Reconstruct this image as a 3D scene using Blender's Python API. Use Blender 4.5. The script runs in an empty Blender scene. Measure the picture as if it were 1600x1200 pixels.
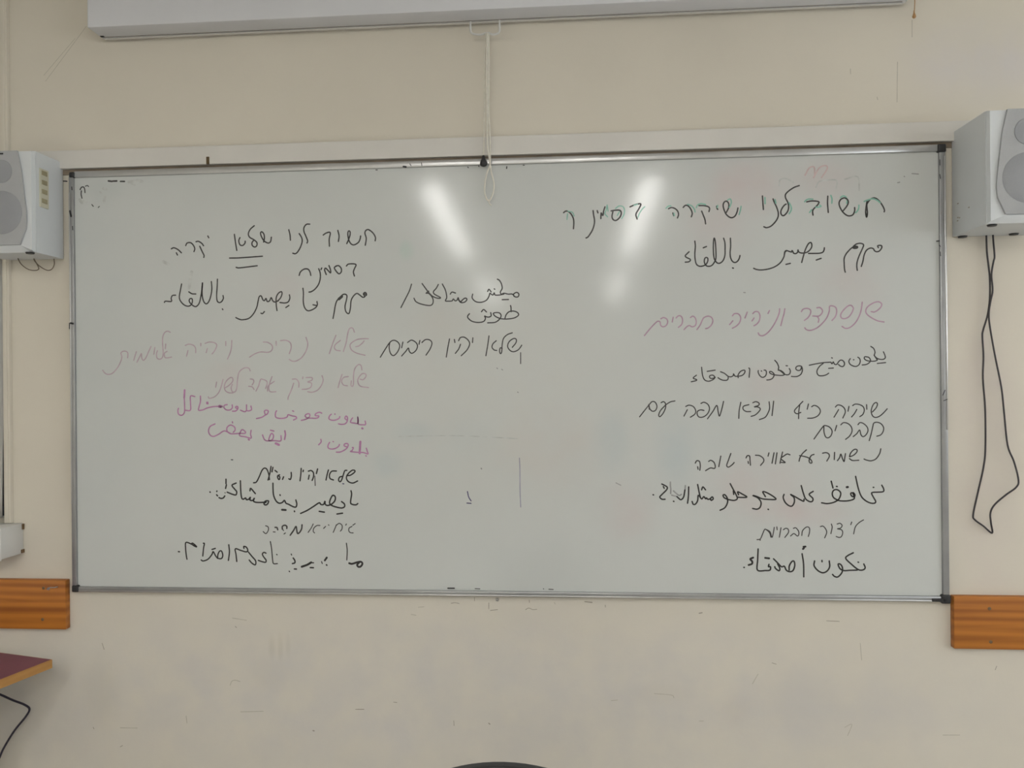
import bpy, bmesh, math, random
from mathutils import Vector, Matrix
random.seed(7)
SC = bpy.context.scene
COL = SC.collection

# ------------------------------------------------------------------ camera
CAM = Vector((0.0, -2.105, 1.48))
YAW, PITCH, ROLL, FPX = 0.0751, 0.0007, -0.0089, 1200.0
FW = Vector((-math.sin(YAW)*math.cos(PITCH), math.cos(YAW)*math.cos(PITCH), math.sin(PITCH)))
_r = Vector((math.cos(YAW), math.sin(YAW), 0)); _u = _r.cross(FW)
RT = _r*math.cos(ROLL) + _u*math.sin(ROLL)
UP = -_r*math.sin(ROLL) + _u*math.cos(ROLL)
cd = bpy.data.cameras.new('camera'); cam = bpy.data.objects.new('camera', cd); COL.objects.link(cam)
cd.sensor_fit = 'HORIZONTAL'; cd.sensor_width = 36.0; cd.lens = 36.0*FPX/1600.0
cd.clip_start = 0.05
M = Matrix((( RT.x, UP.x, -FW.x), (RT.y, UP.y, -FW.y), (RT.z, UP.z, -FW.z))).to_4x4()
M.translation = CAM; cam.matrix_world = M
SC.camera = cam

# ------------------------------------------------------------------ world, exposure, lamps
W = bpy.data.worlds.new('world'); SC.world = W; W.use_nodes = True
W.node_tree.nodes['Background'].inputs[0].default_value = (0.75, 0.85, 1.0, 1)
W.node_tree.nodes['Background'].inputs[1].default_value = 0.6
SC.view_settings.view_transform = 'Standard'; SC.view_settings.look = 'None'
SC.view_settings.gamma = 1.0; SC.view_settings.use_curve_mapping = False
SC.view_settings.exposure = 1.75
LAMP = 8.4          # radiance of the lamp diffusers
FILL = 1.15           # radiance of the fill panes added on the right

# ------------------------------------------------------------------ measuring helpers
def ray(px, py):
    return (RT*((px-800.0)/FPX) - UP*((py-600.0)/FPX) + FW)
def at(px, py, y=0.0):
    d = ray(px, py); return CAM + d*((y-CAM.y)/d.y)
def atx(px, py, x):
    d = ray(px, py); return CAM + d*((x-CAM.x)/d.x)
def atz(px, py, z):
    d = ray(px, py); return CAM + d*((z-CAM.z)/d.z)

# ------------------------------------------------------------------ mesh helpers
def box(bm, a, b, bev=0.0, seg=2):
    x0, x1 = sorted((a[0], b[0])); y0, y1 = sorted((a[1], b[1])); z0, z1 = sorted((a[2], b[2]))
    t = bmesh.new()
    v = [t.verts.new(p) for p in ((x0,y0,z0),(x1,y0,z0),(x1,y1,z0),(x0,y1,z0),(x0,y0,z1),(x1,y0,z1),(x1,y1,z1),(x0,y1,z1))]
    for f in ((3,2,1,0),(4,5,6,7),(0,1,5,4),(1,2,6,5),(2,3,7,6),(3,0,4,7)):
        t.faces.new([v[i] for i in f])
    if bev: bmesh.ops.bevel(t, geom=t.edges[:], offset=bev, segments=seg, affect='EDGES', profile=0.5)
    merge(bm, t)
def merge(bm, t):
    m = {}
    for v in t.verts: m[v] = bm.verts.new(v.co)
    for f in t.faces:
        try: bm.faces.new([m[v] for v in f.verts])
        except ValueError: pass
    t.free()
def catmull(P, n=6):
    P = [Vector(p) for p in P]
    if len(P) < 3: return P
    Q = [P[0]*2-P[1]] + P + [P[-1]*2-P[-2]]
    out = []
    for i in range(1, len(Q)-2):
        a, b, c, d = Q[i-1:i+3]
        for k in range(n):
            t = k/n
            out.append(0.5*((2*b)+(c-a)*t+(2*a-5*b+4*c-d)*t*t+(3*b-3*c+d-a)*t**3))
    out.append(P[-1]); return out
def tube(bm, P, r, n=10, cap=True):
    P = [Vector(p) for p in P]; rings = []
    rs = r if isinstance(r, (list, tuple)) else [r]*len(P)
    nrm = None
    for i, p in enumerate(P):
        t = (P[min(i+1, len(P)-1)] - P[max(i-1, 0)]).normalized()
        if nrm is None:
            nrm = t.orthogonal().normalized()
        nrm = (nrm - t*nrm.dot(t)).normalized(); b = t.cross(nrm)
        rings.append([bm.verts.new(p + (nrm*math.cos(2*math.pi*k/n) + b*math.sin(2*math.pi*k/n))*rs[i]) for k in range(n)])
    for a, b in zip(rings, rings[1:]):
        for k in range(n): bm.faces.new((a[k], a[(k+1) % n], b[(k+1) % n], b[k]))
    if cap:
        bm.faces.new(rings[0][::-1]); bm.faces.new(rings[-1])
def prism(bm, F, B):
    """loft between two equal-length polygons (front, back)"""
    f = [bm.verts.new(p) for p in F]; b = [bm.verts.new(p) for p in B]; n = len(f)
    bm.faces.new(f); bm.faces.new(b[::-1])
    for i in range(n): bm.faces.new((f[i], b[i], b[(i+1) % n], f[(i+1) % n]))
def lathe(bm, prof, org, axis='y', n=32):
    rings = []
    for r, h in prof:
        ring = []
        for k in range(n):
            a = 2*math.pi*k/n; c, s = r*math.cos(a), r*math.sin(a)
            p = {'y': (c, h, s), 'z': (c, s, h), 'x': (h, c, s)}[axis]
            ring.append(bm.verts.new(Vector(org)+Vector(p)))
        rings.append(ring)
    for a, b in zip(rings, rings[1:]):
        for k in range(n): bm.faces.new((a[k], a[(k+1) % n], b[(k+1) % n], b[k]))
    bm.faces.new(rings[0][::-1]); bm.faces.new(rings[-1])
def obj(name, bm, mat, parent=None, label=None, cat=None, kind=None, group=None, smooth=False):
    bmesh.ops.recalc_face_normals(bm, faces=bm.faces[:])
    # origin at the middle of the base
    me = bpy.data.meshes.new(name); bm.to_mesh(me); bm.free()
    me.materials.append(mat)
    if smooth:
        for p in me.polygons: p.use_smooth = True
        try: me.set_sharp_from_angle(angle=math.radians(35))
        except Exception: pass
    o = bpy.data.objects.new(name, me); COL.objects.link(o)
    if parent:
        o.parent = parent
        o.matrix_parent_inverse = Matrix.Translation(-wloc(parent))
    tag(o, label, cat, kind, group); return o
def wloc(o):
    v = Vector((0, 0, 0))
    if o.type == 'EMPTY': return o.location.copy()
    while o is not None:
        if o.type == 'EMPTY': break
        o = o.parent
    return v
def tag(o, label=None, cat=None, kind=None, group=None):
    if label: o['label'] = label
    if cat: o['category'] = cat
    if kind: o['kind'] = kind
    if group: o['group'] = group
def thing(name, loc, label, cat, group=None):
    o = bpy.data.objects.new(name, None); COL.objects.link(o)
    o.location = loc; o.empty_display_size = 0.1
    tag(o, label, cat, None, group); return o

# ------------------------------------------------------------------ materials
def L(nt, a, b): nt.links.new(a, b)
def mat(name, col, rough=0.5, metal=0.0, spec=0.5, emit=None, var=0.0, vscale=4.0, bump=0.0, bscale=60.0, coat=0.0):
    m = bpy.data.materials.new(name); m.use_nodes = True; nt = m.node_tree
    b = nt.nodes['Principled BSDF']
    b.inputs['Base Color'].default_value = (*col, 1); b.inputs['Roughness'].default_value = rough
    b.inputs['Metallic'].default_value = metal; b.inputs['Specular IOR Level'].default_value = spec
    b.inputs['Coat Weight'].default_value = coat
    tc = nt.nodes.new('ShaderNodeTexCoord')
    if var:
        n = nt.nodes.new('ShaderNodeTexNoise'); n.inputs['Scale'].default_value = vscale; n.inputs['Detail'].default_value = 5
        L(nt, tc.outputs['Object'], n.inputs['Vector'])
        r = nt.nodes.new('ShaderNodeValToRGB')
        r.color_ramp.elements[0].position = 0.3; r.color_ramp.elements[1].position = 0.7
        r.color_ramp.elements[0].color = (*[max(0, c*(1-var)) for c in col], 1)
        r.color_ramp.elements[1].color = (*[min(1, c*(1+var)) for c in col], 1)
        L(nt, n.outputs['Fac'], r.inputs[0]); L(nt, r.outputs[0], b.inputs['Base Color'])
    if bump:
        n2 = nt.nodes.new('ShaderNodeTexNoise'); n2.inputs['Scale'].default_value = bscale; n2.inputs['Detail'].default_value = 4
        L(nt, tc.outputs['Object'], n2.inputs['Vector'])
        bp = nt.nodes.new('ShaderNodeBump'); bp.inputs['Strength'].default_value = bump; bp.inputs['Distance'].default_value = 0.002
        L(nt, n2.outputs['Fac'], bp.inputs['Height']); L(nt, bp.outputs[0], b.inputs['Normal'])
    if emit:
        b.inputs['Emission Color'].default_value = (*emit[0], 1); b.inputs['Emission Strength'].default_value = emit[1]
    return m
def tinted(m, blobs, plane_y):
    """mix soft blobs (ink residue, dirt, broad tone shifts) into the base colour; blobs: px, py, rx, ry, colour, strength"""
    nt = m.node_tree; b = nt.nodes['Principled BSDF']
    tc = nt.nodes.new('ShaderNodeTexCoord')
    nz = nt.nodes.new('ShaderNodeTexNoise'); nz.inputs['Scale'].default_value = 9; nz.inputs['Detail'].default_value = 6
    L(nt, tc.outputs['Object'], nz.inputs['Vector'])
    mr0 = nt.nodes.new('ShaderNodeMapRange'); mr0.inputs[1].default_value = 0.35; mr0.inputs[2].default_value = 0.65
    mr0.inputs[3].default_value = 0.35
    L(nt, nz.outputs['Fac'], mr0.inputs[0])
    if b.inputs['Base Color'].is_linked: cur = b.inputs['Base Color'].links[0].from_socket
    else:
        rgb = nt.nodes.new('ShaderNodeRGB'); rgb.outputs[0].default_value = b.inputs['Base Color'].default_value; cur = rgb.outputs[0]
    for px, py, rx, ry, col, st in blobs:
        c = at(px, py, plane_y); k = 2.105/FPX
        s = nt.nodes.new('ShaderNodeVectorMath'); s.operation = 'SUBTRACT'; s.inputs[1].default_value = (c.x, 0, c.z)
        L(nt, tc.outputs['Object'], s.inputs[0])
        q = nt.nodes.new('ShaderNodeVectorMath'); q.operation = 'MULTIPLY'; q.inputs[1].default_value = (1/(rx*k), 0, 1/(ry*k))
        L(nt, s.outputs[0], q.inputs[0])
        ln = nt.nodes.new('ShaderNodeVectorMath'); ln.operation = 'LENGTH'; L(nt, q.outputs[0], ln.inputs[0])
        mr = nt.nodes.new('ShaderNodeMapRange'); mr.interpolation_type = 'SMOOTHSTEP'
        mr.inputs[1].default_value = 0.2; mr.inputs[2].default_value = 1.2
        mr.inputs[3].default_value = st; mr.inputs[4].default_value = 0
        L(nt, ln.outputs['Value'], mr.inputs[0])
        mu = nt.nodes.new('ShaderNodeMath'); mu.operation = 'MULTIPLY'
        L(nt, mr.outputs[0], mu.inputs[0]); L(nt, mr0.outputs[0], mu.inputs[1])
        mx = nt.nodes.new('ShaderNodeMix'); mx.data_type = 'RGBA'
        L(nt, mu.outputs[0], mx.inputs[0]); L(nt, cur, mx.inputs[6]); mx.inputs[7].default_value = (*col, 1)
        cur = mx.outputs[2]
    L(nt, cur, b.inputs['Base Color'])
def wood(name, c0, c1, axis_scale=(2.0, 30, 30), rough=0.45):
    m = bpy.data.materials.new(name); m.use_nodes = True; nt = m.node_tree; b = nt.nodes['Principled BSDF']
    tc = nt.nodes.new('ShaderNodeTexCoord'); mp = nt.nodes.new('ShaderNodeMapping'); mp.inputs['Scale'].default_value = axis_scale
    L(nt, tc.outputs['Object'], mp.inputs[0])
    n = nt.nodes.new('ShaderNodeTexNoise'); n.inputs['Scale'].default_value = 1.6; n.inputs['Detail'].default_value = 5; n.inputs['Distortion'].default_value = 0.8
    L(nt, mp.outputs[0], n.inputs[0])
    w = nt.nodes.new('ShaderNodeTexWave'); w.bands_direction = 'Z'; w.inputs['Scale'].default_value = 0.5; w.inputs['Distortion'].default_value = 9.0
    w.inputs['Detail'].default_value = 3; w.inputs['Detail Scale'].default_value = 0.6
    L(nt, mp.outputs[0], w.inputs[0])
    mx = nt.nodes.new('ShaderNodeMix'); mx.data_type = 'FLOAT'; mx.inputs[0].default_value = 0.22
    L(nt, n.outputs['Fac'], mx.inputs[2]); L(nt, w.outputs['Fac'], mx.inputs[3])
    r = nt.nodes.new('ShaderNodeValToRGB'); r.color_ramp.elements[0].position = 0.25; r.color_ramp.elements[1].position = 0.7
    r.color_ramp.elements[0].color = (*c0, 1); r.color_ramp.elements[1].color = (*c1, 1)
    L(nt, mx.outputs[0], r.inputs[0]); L(nt, r.outputs[0], b.inputs['Base Color'])
    b.inputs['Roughness'].default_value = rough
    bp = nt.nodes.new('ShaderNodeBump'); bp.inputs['Strength'].default_value = 0.15; bp.inputs['Distance'].default_value = 0.001
    L(nt, mx.outputs[0], bp.inputs['Height']); L(nt, bp.outputs[0], b.inputs['Normal'])
    return m

WALL = mat('cream_wall_paint', (0.70, 0.655, 0.565), 0.75, spec=0.25, var=0.035, vscale=1.7, bump=0.12, bscale=90)
ROOMW = mat('room_wall_paint', (0.78, 0.76, 0.70), 0.8, spec=0.2, var=0.03, vscale=1.2)
TRIMM = mat('white_trim_paint', (0.68, 0.66, 0.62), 0.55, var=0.04, vscale=6)
CEIL = mat('ceiling_paint', (0.84, 0.83, 0.80), 0.9, spec=0.1, var=0.02)
FLOOR = mat('floor_terrazzo', (0.46, 0.44, 0.41), 0.4, var=0.15, vscale=30)
BOARD = mat('board_enamel', (0.595, 0.615, 0.60), 0.115, spec=0.33, var=0.02, vscale=2.2)
ALU = mat('aluminium', (0.52, 0.52, 0.52), 0.30, metal=0.85, var=0.08, vscale=14)
BLACKP = mat('black_plastic', (0.018, 0.018, 0.02), 0.45, var=0.1, vscale=20)
SPKW = mat('speaker_white', (0.68, 0.71, 0.73), 0.45, var=0.02, vscale=8)
GRILLE = mat('speaker_grille', (0.44, 0.45, 0.46), 0.7, bump=0.5, bscale=700, var=0.03, vscale=20)
CONE = mat('speaker_cone', (0.34, 0.35, 0.37), 0.7, bump=0.5, bscale=700, var=0.03, vscale=20)
PLATE = mat('ivory_plastic', (0.60, 0.58, 0.46), 0.45, var=0.03)
SLOT = mat('brass_slot', (0.36, 0.32, 0.20), 0.45, var=0.15, vscale=60)
CABLE = mat('black_cable', (0.03, 0.025, 0.03), 0.5, var=0.1)
BRCABLE = mat('brown_cable', (0.16, 0.12, 0.08), 0.5, var=0.1)
HOUSE = mat('screen_case_white', (0.69, 0.70, 0.735), 0.5, var=0.02)
CORD = mat('off_white_cord', (0.76, 0.73, 0.65), 0.8, var=0.08, vscale=80)
WHITEP = mat('white_plastic', (0.66, 0.66, 0.64), 0.45, var=0.02)
PINE = wood('varnished_pine', (0.27, 0.080, 0.010), (0.52, 0.19, 0.026), (1.1, 14, 26))
EDGE = wood('beech_edge', (0.44, 0.22, 0.06), (0.50, 0.26, 0.08), (4, 4, 40))
PURPLE = mat('purple_laminate', (0.22, 0.08, 0.115), 0.5, var=0.08, vscale=9)
STEEL = mat('steel', (0.55, 0.55, 0.55), 0.3, metal=1.0, var=0.05, vscale=40)
SCREWM = mat('dull_screw', (0.20, 0.13, 0.07), 0.5, metal=0.5, var=0.1, vscale=90)
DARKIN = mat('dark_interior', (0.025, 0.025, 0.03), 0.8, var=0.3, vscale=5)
CURT = mat('pale_curtain', (0.60, 0.60, 0.58), 0.9, var=0.04, vscale=10)
BROWN = mat('brown_wood_peg', (0.10, 0.065, 0.025), 0.6, var=0.1, vscale=40)
TAN = mat('tan_cord', (0.42, 0.24, 0.10), 0.7, var=0.1, vscale=60)
CHAIRM = mat('black_chair_plastic', (0.02, 0.02, 0.022), 0.4, bump=0.2, bscale=200, var=0.1)
GLOW = mat('lamp_diffuser', (0.9, 0.9, 0.88), 0.5, emit=((1.0, 0.985, 0.95), LAMP))
FILLPANE = mat('fill_glow', (0.8, 0.85, 0.9), 0.3, emit=((0.90, 0.95, 1.0), FILL))  # emissive fill for the added windows

# ------------------------------------------------------------------ room shell
XL, XR, YB, ZC = -2.3, 3.6, -9.6, 2.70
def struct(name, parts, m):
    bm = bmesh.new()
    for a, b in parts: box(bm, a, b)
    return obj(name, bm, m, kind='structure')
opx = at(8.5, 600).x; ozb = at(20, 817).z; ozt = at(0, 395).z; oxl = XL+0.05
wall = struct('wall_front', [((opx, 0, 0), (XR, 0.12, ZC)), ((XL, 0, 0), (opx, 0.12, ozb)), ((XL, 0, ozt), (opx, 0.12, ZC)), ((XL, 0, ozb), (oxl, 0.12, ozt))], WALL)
tinted(WALL, [(425,1012,7,24,(0.40,0.37,0.28),.5),(438,1012,6,26,(0.40,0.37,0.28),.5),(450,1010,5,22,(0.40,0.37,0.28),.35),
    (160,1080,38,70,(0.50,0.46,0.33),.45),(60,1120,90,110,(0.50,0.49,0.45),.35),(420,1055,40,30,(0.50,0.46,0.36),.3),
    (1150,1110,30,28,(0.50,0.44,0.38),.3),(1030,1085,60,20,(0.5,0.47,0.40),.3),(1245,1090,70,60,(0.52,0.50,0.46),.3),
    (1530,95,130,70,(0.66,0.63,0.62),.8),(1320,1120,160,70,(0.58,0.56,0.54),.5),(650,1090,1100,190,(0.615,0.59,0.56),.9),(1540,700,60,330,(0.62,0.55,0.52),.5)], 0)  # the broad blobs shift the tone of the lower and right wall
struct('floor', [((XL-.1, YB-.1, -0.1), (XR+.1, 0.12, 0))], FLOOR)
struct('ceiling', [((XL-.1, YB-.1, ZC), (XR+.1, 0.12, ZC+.1))], CEIL)
struct('wall_left', [((XL-.1, YB, 0), (XL, 0.12, ZC))], ROOMW)
struct('wall_back', [((XL-.1, YB-.1, 0), (XR+.1, YB, ZC))], ROOMW)
# right wall with two unseen windows, added as fill light
wy = [(-0.7, -2.2), (-2.6, -4.1)]; wz = (1.0, 2.3)
seg = [((XR, 0.12, 0), (XR+.1, YB, wz[0])), ((XR, 0.12, wz[1]), (XR+.1, YB, ZC)), ((XR, 0.12, wz[0]), (XR+.1, wy[0][0], wz[1])),
       ((XR, wy[0][1], wz[0]), (XR+.1, wy[1][0], wz[1])), ((XR, wy[1][1], wz[0]), (XR+.1, YB, wz[1]))]
struct('wall_right', seg, ROOMW)
for i, (a, b) in enumerate(wy):
    bm = bmesh.new()
    box(bm, (XR+.02, a, wz[0]), (XR+.07, a-.05, wz[1])); box(bm, (XR+.02, b, wz[0]), (XR+.07, b+.05, wz[1]))
    box(bm, (XR+.02, a-.05, wz[0]), (XR+.07, b+.05, wz[0]+.05)); box(bm, (XR+.02, a-.05, wz[1]-.05), (XR+.07, b+.05, wz[1]))
    box(bm, (XR+.02, (a+b)/2-.025, wz[0]+.05), (XR+.07, (a+b)/2+.025, wz[1]-.05))
    wf = obj('window_%d' % (i+1), bm, TRIMM, kind='structure')
    bm = bmesh.new(); box(bm, (XR+.04, a-.05, wz[0]+.05), (XR+.05, b+.05, wz[1]-.05)); obj('glow_pane', bm, FILLPANE, wf)
# recess behind the left opening
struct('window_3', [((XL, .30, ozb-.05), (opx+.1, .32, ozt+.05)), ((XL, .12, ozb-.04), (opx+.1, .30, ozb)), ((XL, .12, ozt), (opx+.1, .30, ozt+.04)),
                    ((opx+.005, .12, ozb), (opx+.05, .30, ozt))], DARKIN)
# pleated curtain in that recess
bm = bmesh.new()
N = 26; c = []
for k in range(N+1):
    t = k/N
    zt, zb = ozt-.005, ozb+.004
    row = []
    for j in range(9):
        s = j/8
        py = 400 + s*415
        edge = at(7.5 - 6.5*min(1, s*1.4) + (3 if s > .8 else 0)*0, py, .07).x
        x = edge - (1-t)*0.30
        row.append(bm.verts.new((x, .07+.012*math.sin(t*26+s*1.5), zt+(zb-zt)*s)))
    c.append(row)
for a, b in zip(c, c[1:]):
    for j in range(8): bm.faces.new((a[j], b[j], b[j+1], a[j+1]))
cu = obj('curtain', bm, CURT, label='pale curtain edge in the dark opening at far left, below the left speaker', cat='curtain', smooth=True)
md = cu.modifiers.new('thick', 'SOLIDIFY'); md.thickness = 0.003

# white painted strip above the whiteboard
bx0, bx1, bz0, bz1 = -1.4164, 0.9836, 1.48-.5781, 1.48-.5781+1.1954
YF = -0.022; YS = -0.015
t0 = at(60, 250).x; t1 = at(1512, 200).x
bm = bmesh.new(); box(bm, (t0, 0, bz1+.010), (t1, -.016, bz1+.062), .0015)
obj('trim_1', bm, TRIMM, kind='structure')
bm = bmesh.new(); box(bm, (t0, 0, bz1-.004), (t1, -.0035, bz1+.010))  # brown strip, paints the shadow line between trim and board
obj('gap_shadow', bm, mat('brown_shadow_line', (0.24, 0.19, 0.14), 0.8, var=0.2, vscale=20), kind='structure')

# scuffs and thin marks on the wall
def ribbon(bm, P, w, y):
    """flat pen stroke in the plane y: P are (x, z) pairs"""
    P = [Vector((p[0], 0, p[1])) for p in P]
    n = len(P); prev = None; N_ = []
    for i in range(n):
        t = P[min(i+1, n-1)] - P[max(i-1, 0)]
        if t.length < 1e-7: t = Vector((1, 0, 0))
        t.normalize(); N_.append(Vector((-t.z, 0, t.x)))
    for i in range(n):
        h = w/2
        a = bm.verts.new((P[i].x+N_[i].x*h, y, P[i].z+N_[i].z*h)); b = bm.verts.new((P[i].x-N_[i].x*h, y, P[i].z-N_[i].z*h))
        if prev: bm.faces.new((prev[0], a, b, prev[1]))
        prev = (a, b)
    for e, nn, sg in ((P[0], N_[0], 1), (P[-1], N_[-1], -1)):      # rounded ends, half discs
        t = Vector((nn.z, 0, -nn.x))                               # along the stroke
        bm.faces.new([bm.verts.new((e.x+w/2*(nn.x*math.cos(q)-sg*t.x*math.sin(q)), y, e.z+w/2*(nn.z*math.cos(q)-sg*t.z*math.sin(q)))) for q in [k*math.pi/5 for k in range(6)]])
def strokes(bm, x0, y0, w0, lines, width, plane, shift=0.0):
    sc = w0/1600.0
    for ln in lines:
        w = width; tk = ln.split()
        if tk[0][0] == 'w': w = float(tk[0][1:]); tk = tk[1:]
        pts = [tuple(map(float, t.split(','))) for t in tk]
        q = [Vector((x0+a*sc, y0+b*sc, 0)) for a, b in pts]
        if (q[-1]-q[0]).length < 0.01: q[-1].x += .3
        q = catmull(q, 5)
        shift += 0.000006
        ribbon(bm, [(lambda v: (v.x, v.z))(at(p.x, p.y, plane)) for p in q], w*2.09/FPX, plane-shift)
    return shift
SCUFF = mat('scuff_grey', (0.33, 0.30, 0.25), 0.8, var=0.2, vscale=60)
MARK2 = mat('mark_faint', (0.48, 0.45, 0.38), 0.8, var=0.1, vscale=60)
bm = bmesh.new()
strokes(bm, 600, 880, 400, ['420,250 445,247 470,252', '655,248 655,285', '665,295 690,292 710,290', '885,290 905,280 930,290 955,288', 'w1.6 1255,240 1300,245',
    '1383,262 1384,275', '60,868 80,870', '436,985 438,1015', 'w1.8 655,1000 662,1006', '565,215 566,235', '908,230 909,245'], 1.0, 0, .0003)
strokes(bm, 900, 900, 700, ['1497,335 1502,322', '895,160 940,162', '700,310 715,315', 'w1.8 440,133 450,131'], 1.0, 0, .0003)
strokes(bm, 0, 900, 700, ['333,540 336,546', 'w2 1118,552 1122,553', '1270,476 1300,476', '840,180 845,184', '430,610 438,605', '365,240 372,262'], 1.1, 0, .0003)
obj('scuff_marks', bm, SCUFF, wall, kind='stuff')
bm = bmesh.new()
strokes(bm, 0, 0, 400, ['540,165 285,508', '470,240 275,470'], 0.8, 0, .0003)  # two thin darker diagonal lines at upper left
strokes(bm, 600, 880, 400, ['170,320 200,325', '215,275 250,272', '1065,245 1070,255', '1420,858 1460,855'], 1.0, 0, .0003)
strokes(bm, 900, 900, 700, ['1015,240 1020,300', '280,420 340,425 350,435', '440,518 455,518', '1310,568 1370,568', '650,350 630,385', '960,540 985,530 970,570'], 1.0, 0, .0003)
strokes(bm, 0, 900, 700, ['822,390 828,376 840,372 858,377', '860,485 940,483', '430,542 490,543', '665,500 668,525', '830,150 880,158'], 1.2, 0, .0003)
strokes(bm, 1100, 0, 500, ['967,310 965,510', '865,485 868,498', '1040,100 1040,185', '732,345 733,370'], 1.0, 0, .0003)
obj('faint_marks', bm, MARK2, wall, kind='stuff')
# wall screw under the board
sp = at(777, 937, 0)
sc = thing('wall_screw', sp, 'small round screw in the wall just under the middle of the whiteboard', 'screw')
bm = bmesh.new(); lathe(bm, [(.0048, 0), (.0048, -.001), (.003, -.004), (.0008, -.0045)], sp, 'y', 16); obj('screw_head', bm, STEEL, sc)
bm = bmesh.new(); box(bm, sp+Vector((-.0032, -.0052, -.0006)), sp+Vector((.0032, -.0040, .0006))); obj('screw_slot', bm, BLACKP, sc)

# ------------------------------------------------------------------ whiteboard
wb = thing('whiteboard', (0.5*(bx0+bx1), 0, bz0), 'large wall whiteboard with aluminium frame, covered in Hebrew and Arabic marker writing', 'whiteboard')
PK, BL, GR = (0.62, 0.44, 0.44), (0.42, 0.52, 0.56), (0.36, 0.60, 0.50)
tinted(BOARD, [(1165,290,75,50,PK,.42),(1120,350,70,60,PK,.22),(1290,285,60,45,PK,.22),(1185,760,90,60,PK,.28),(1330,440,60,60,PK,.2),(1255,800,80,28,PK,.3),
    (955,690,32,60,BL,.35),(1055,700,36,70,BL,.38),(648,675,40,22,BL,.35),(605,725,30,25,BL,.35),(735,680,50,40,BL,.2),(1120,680,40,60,BL,.15),
    (635,392,14,18,GR,.55),(440,450,45,35,PK,.2),(360,590,50,30,PK,.22),(980,800,50,60,PK,.22),(860,700,90,70,(0.60,0.54,0.50),.35),(780,620,240,240,(0.61,0.60,0.56),.4),
    (150,600,90,400,(0.55,0.585,0.58),.5),(700,500,60,40,(0.6,0.55,0.5),.2),(540,610,60,40,PK,.12),(1210,600,60,40,PK,.18),(165,300,35,25,(0.5,0.54,0.53),.4)], YS)
fw = .0175
bm = bmesh.new(); box(bm, (bx0+.004, -.004, bz0+.004), (bx1-.004, YS, bz1-.004))
surf = obj('board_surface', bm, BOARD, wb)
ALUD = mat('aluminium_shaded', (0.36, 0.365, 0.37), 0.38, metal=0.7, var=0.10, vscale=14)  # same aluminium, its dimmer reflections put into a darker colour
def rail(a, b, horiz):
    bm = bmesh.new()
    box(bm, a, b, .0022, 2)
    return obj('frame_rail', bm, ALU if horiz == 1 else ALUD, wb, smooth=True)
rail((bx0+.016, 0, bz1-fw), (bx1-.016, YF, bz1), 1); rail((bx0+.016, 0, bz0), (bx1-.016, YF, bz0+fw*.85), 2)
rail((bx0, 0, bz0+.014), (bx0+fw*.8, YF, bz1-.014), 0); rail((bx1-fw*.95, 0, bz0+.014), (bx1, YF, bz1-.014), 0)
# thin strips added to draw the highlight along the outer frame edges
for a, b in (((bx0+.02, YF-.0015, bz0+.001), (bx1-.03, YF+.002, bz0+.0050)), ((bx0+.0005, YF-.0015, bz0+.25), (bx0+.0042, YF+.002, bz1-.06)),
             ((bx1-.0048, YF-.0015, bz0+.45), (bx1-.0005, YF+.002, bz1-.03))):
    bm = bmesh.new(); box(bm, a, b, .001); obj('edge_highlight', bm, STEEL, wb, smooth=True)
for cx, cz, s in ((bx0+.010, bz1-.010, .008), (bx1-.010, bz1-.010, .011), (bx0+.010, bz0+.009, .010), (bx1-.010, bz0+.008, .012)):
    bm = bmesh.new(); box(bm, (cx-s, -.002, cz-s), (cx+s, YF-.003, cz+s), .004, 3); obj('corner_cap', bm, BLACKP, wb, smooth=True)
bm = bmesh.new(); c0 = at(1456, 937.5, YF); box(bm, c0+Vector((0, -.003, -.004)), c0+Vector((.034, .002, .004)), .001); obj('corner_clip', bm, BLACKP, wb)

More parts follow.
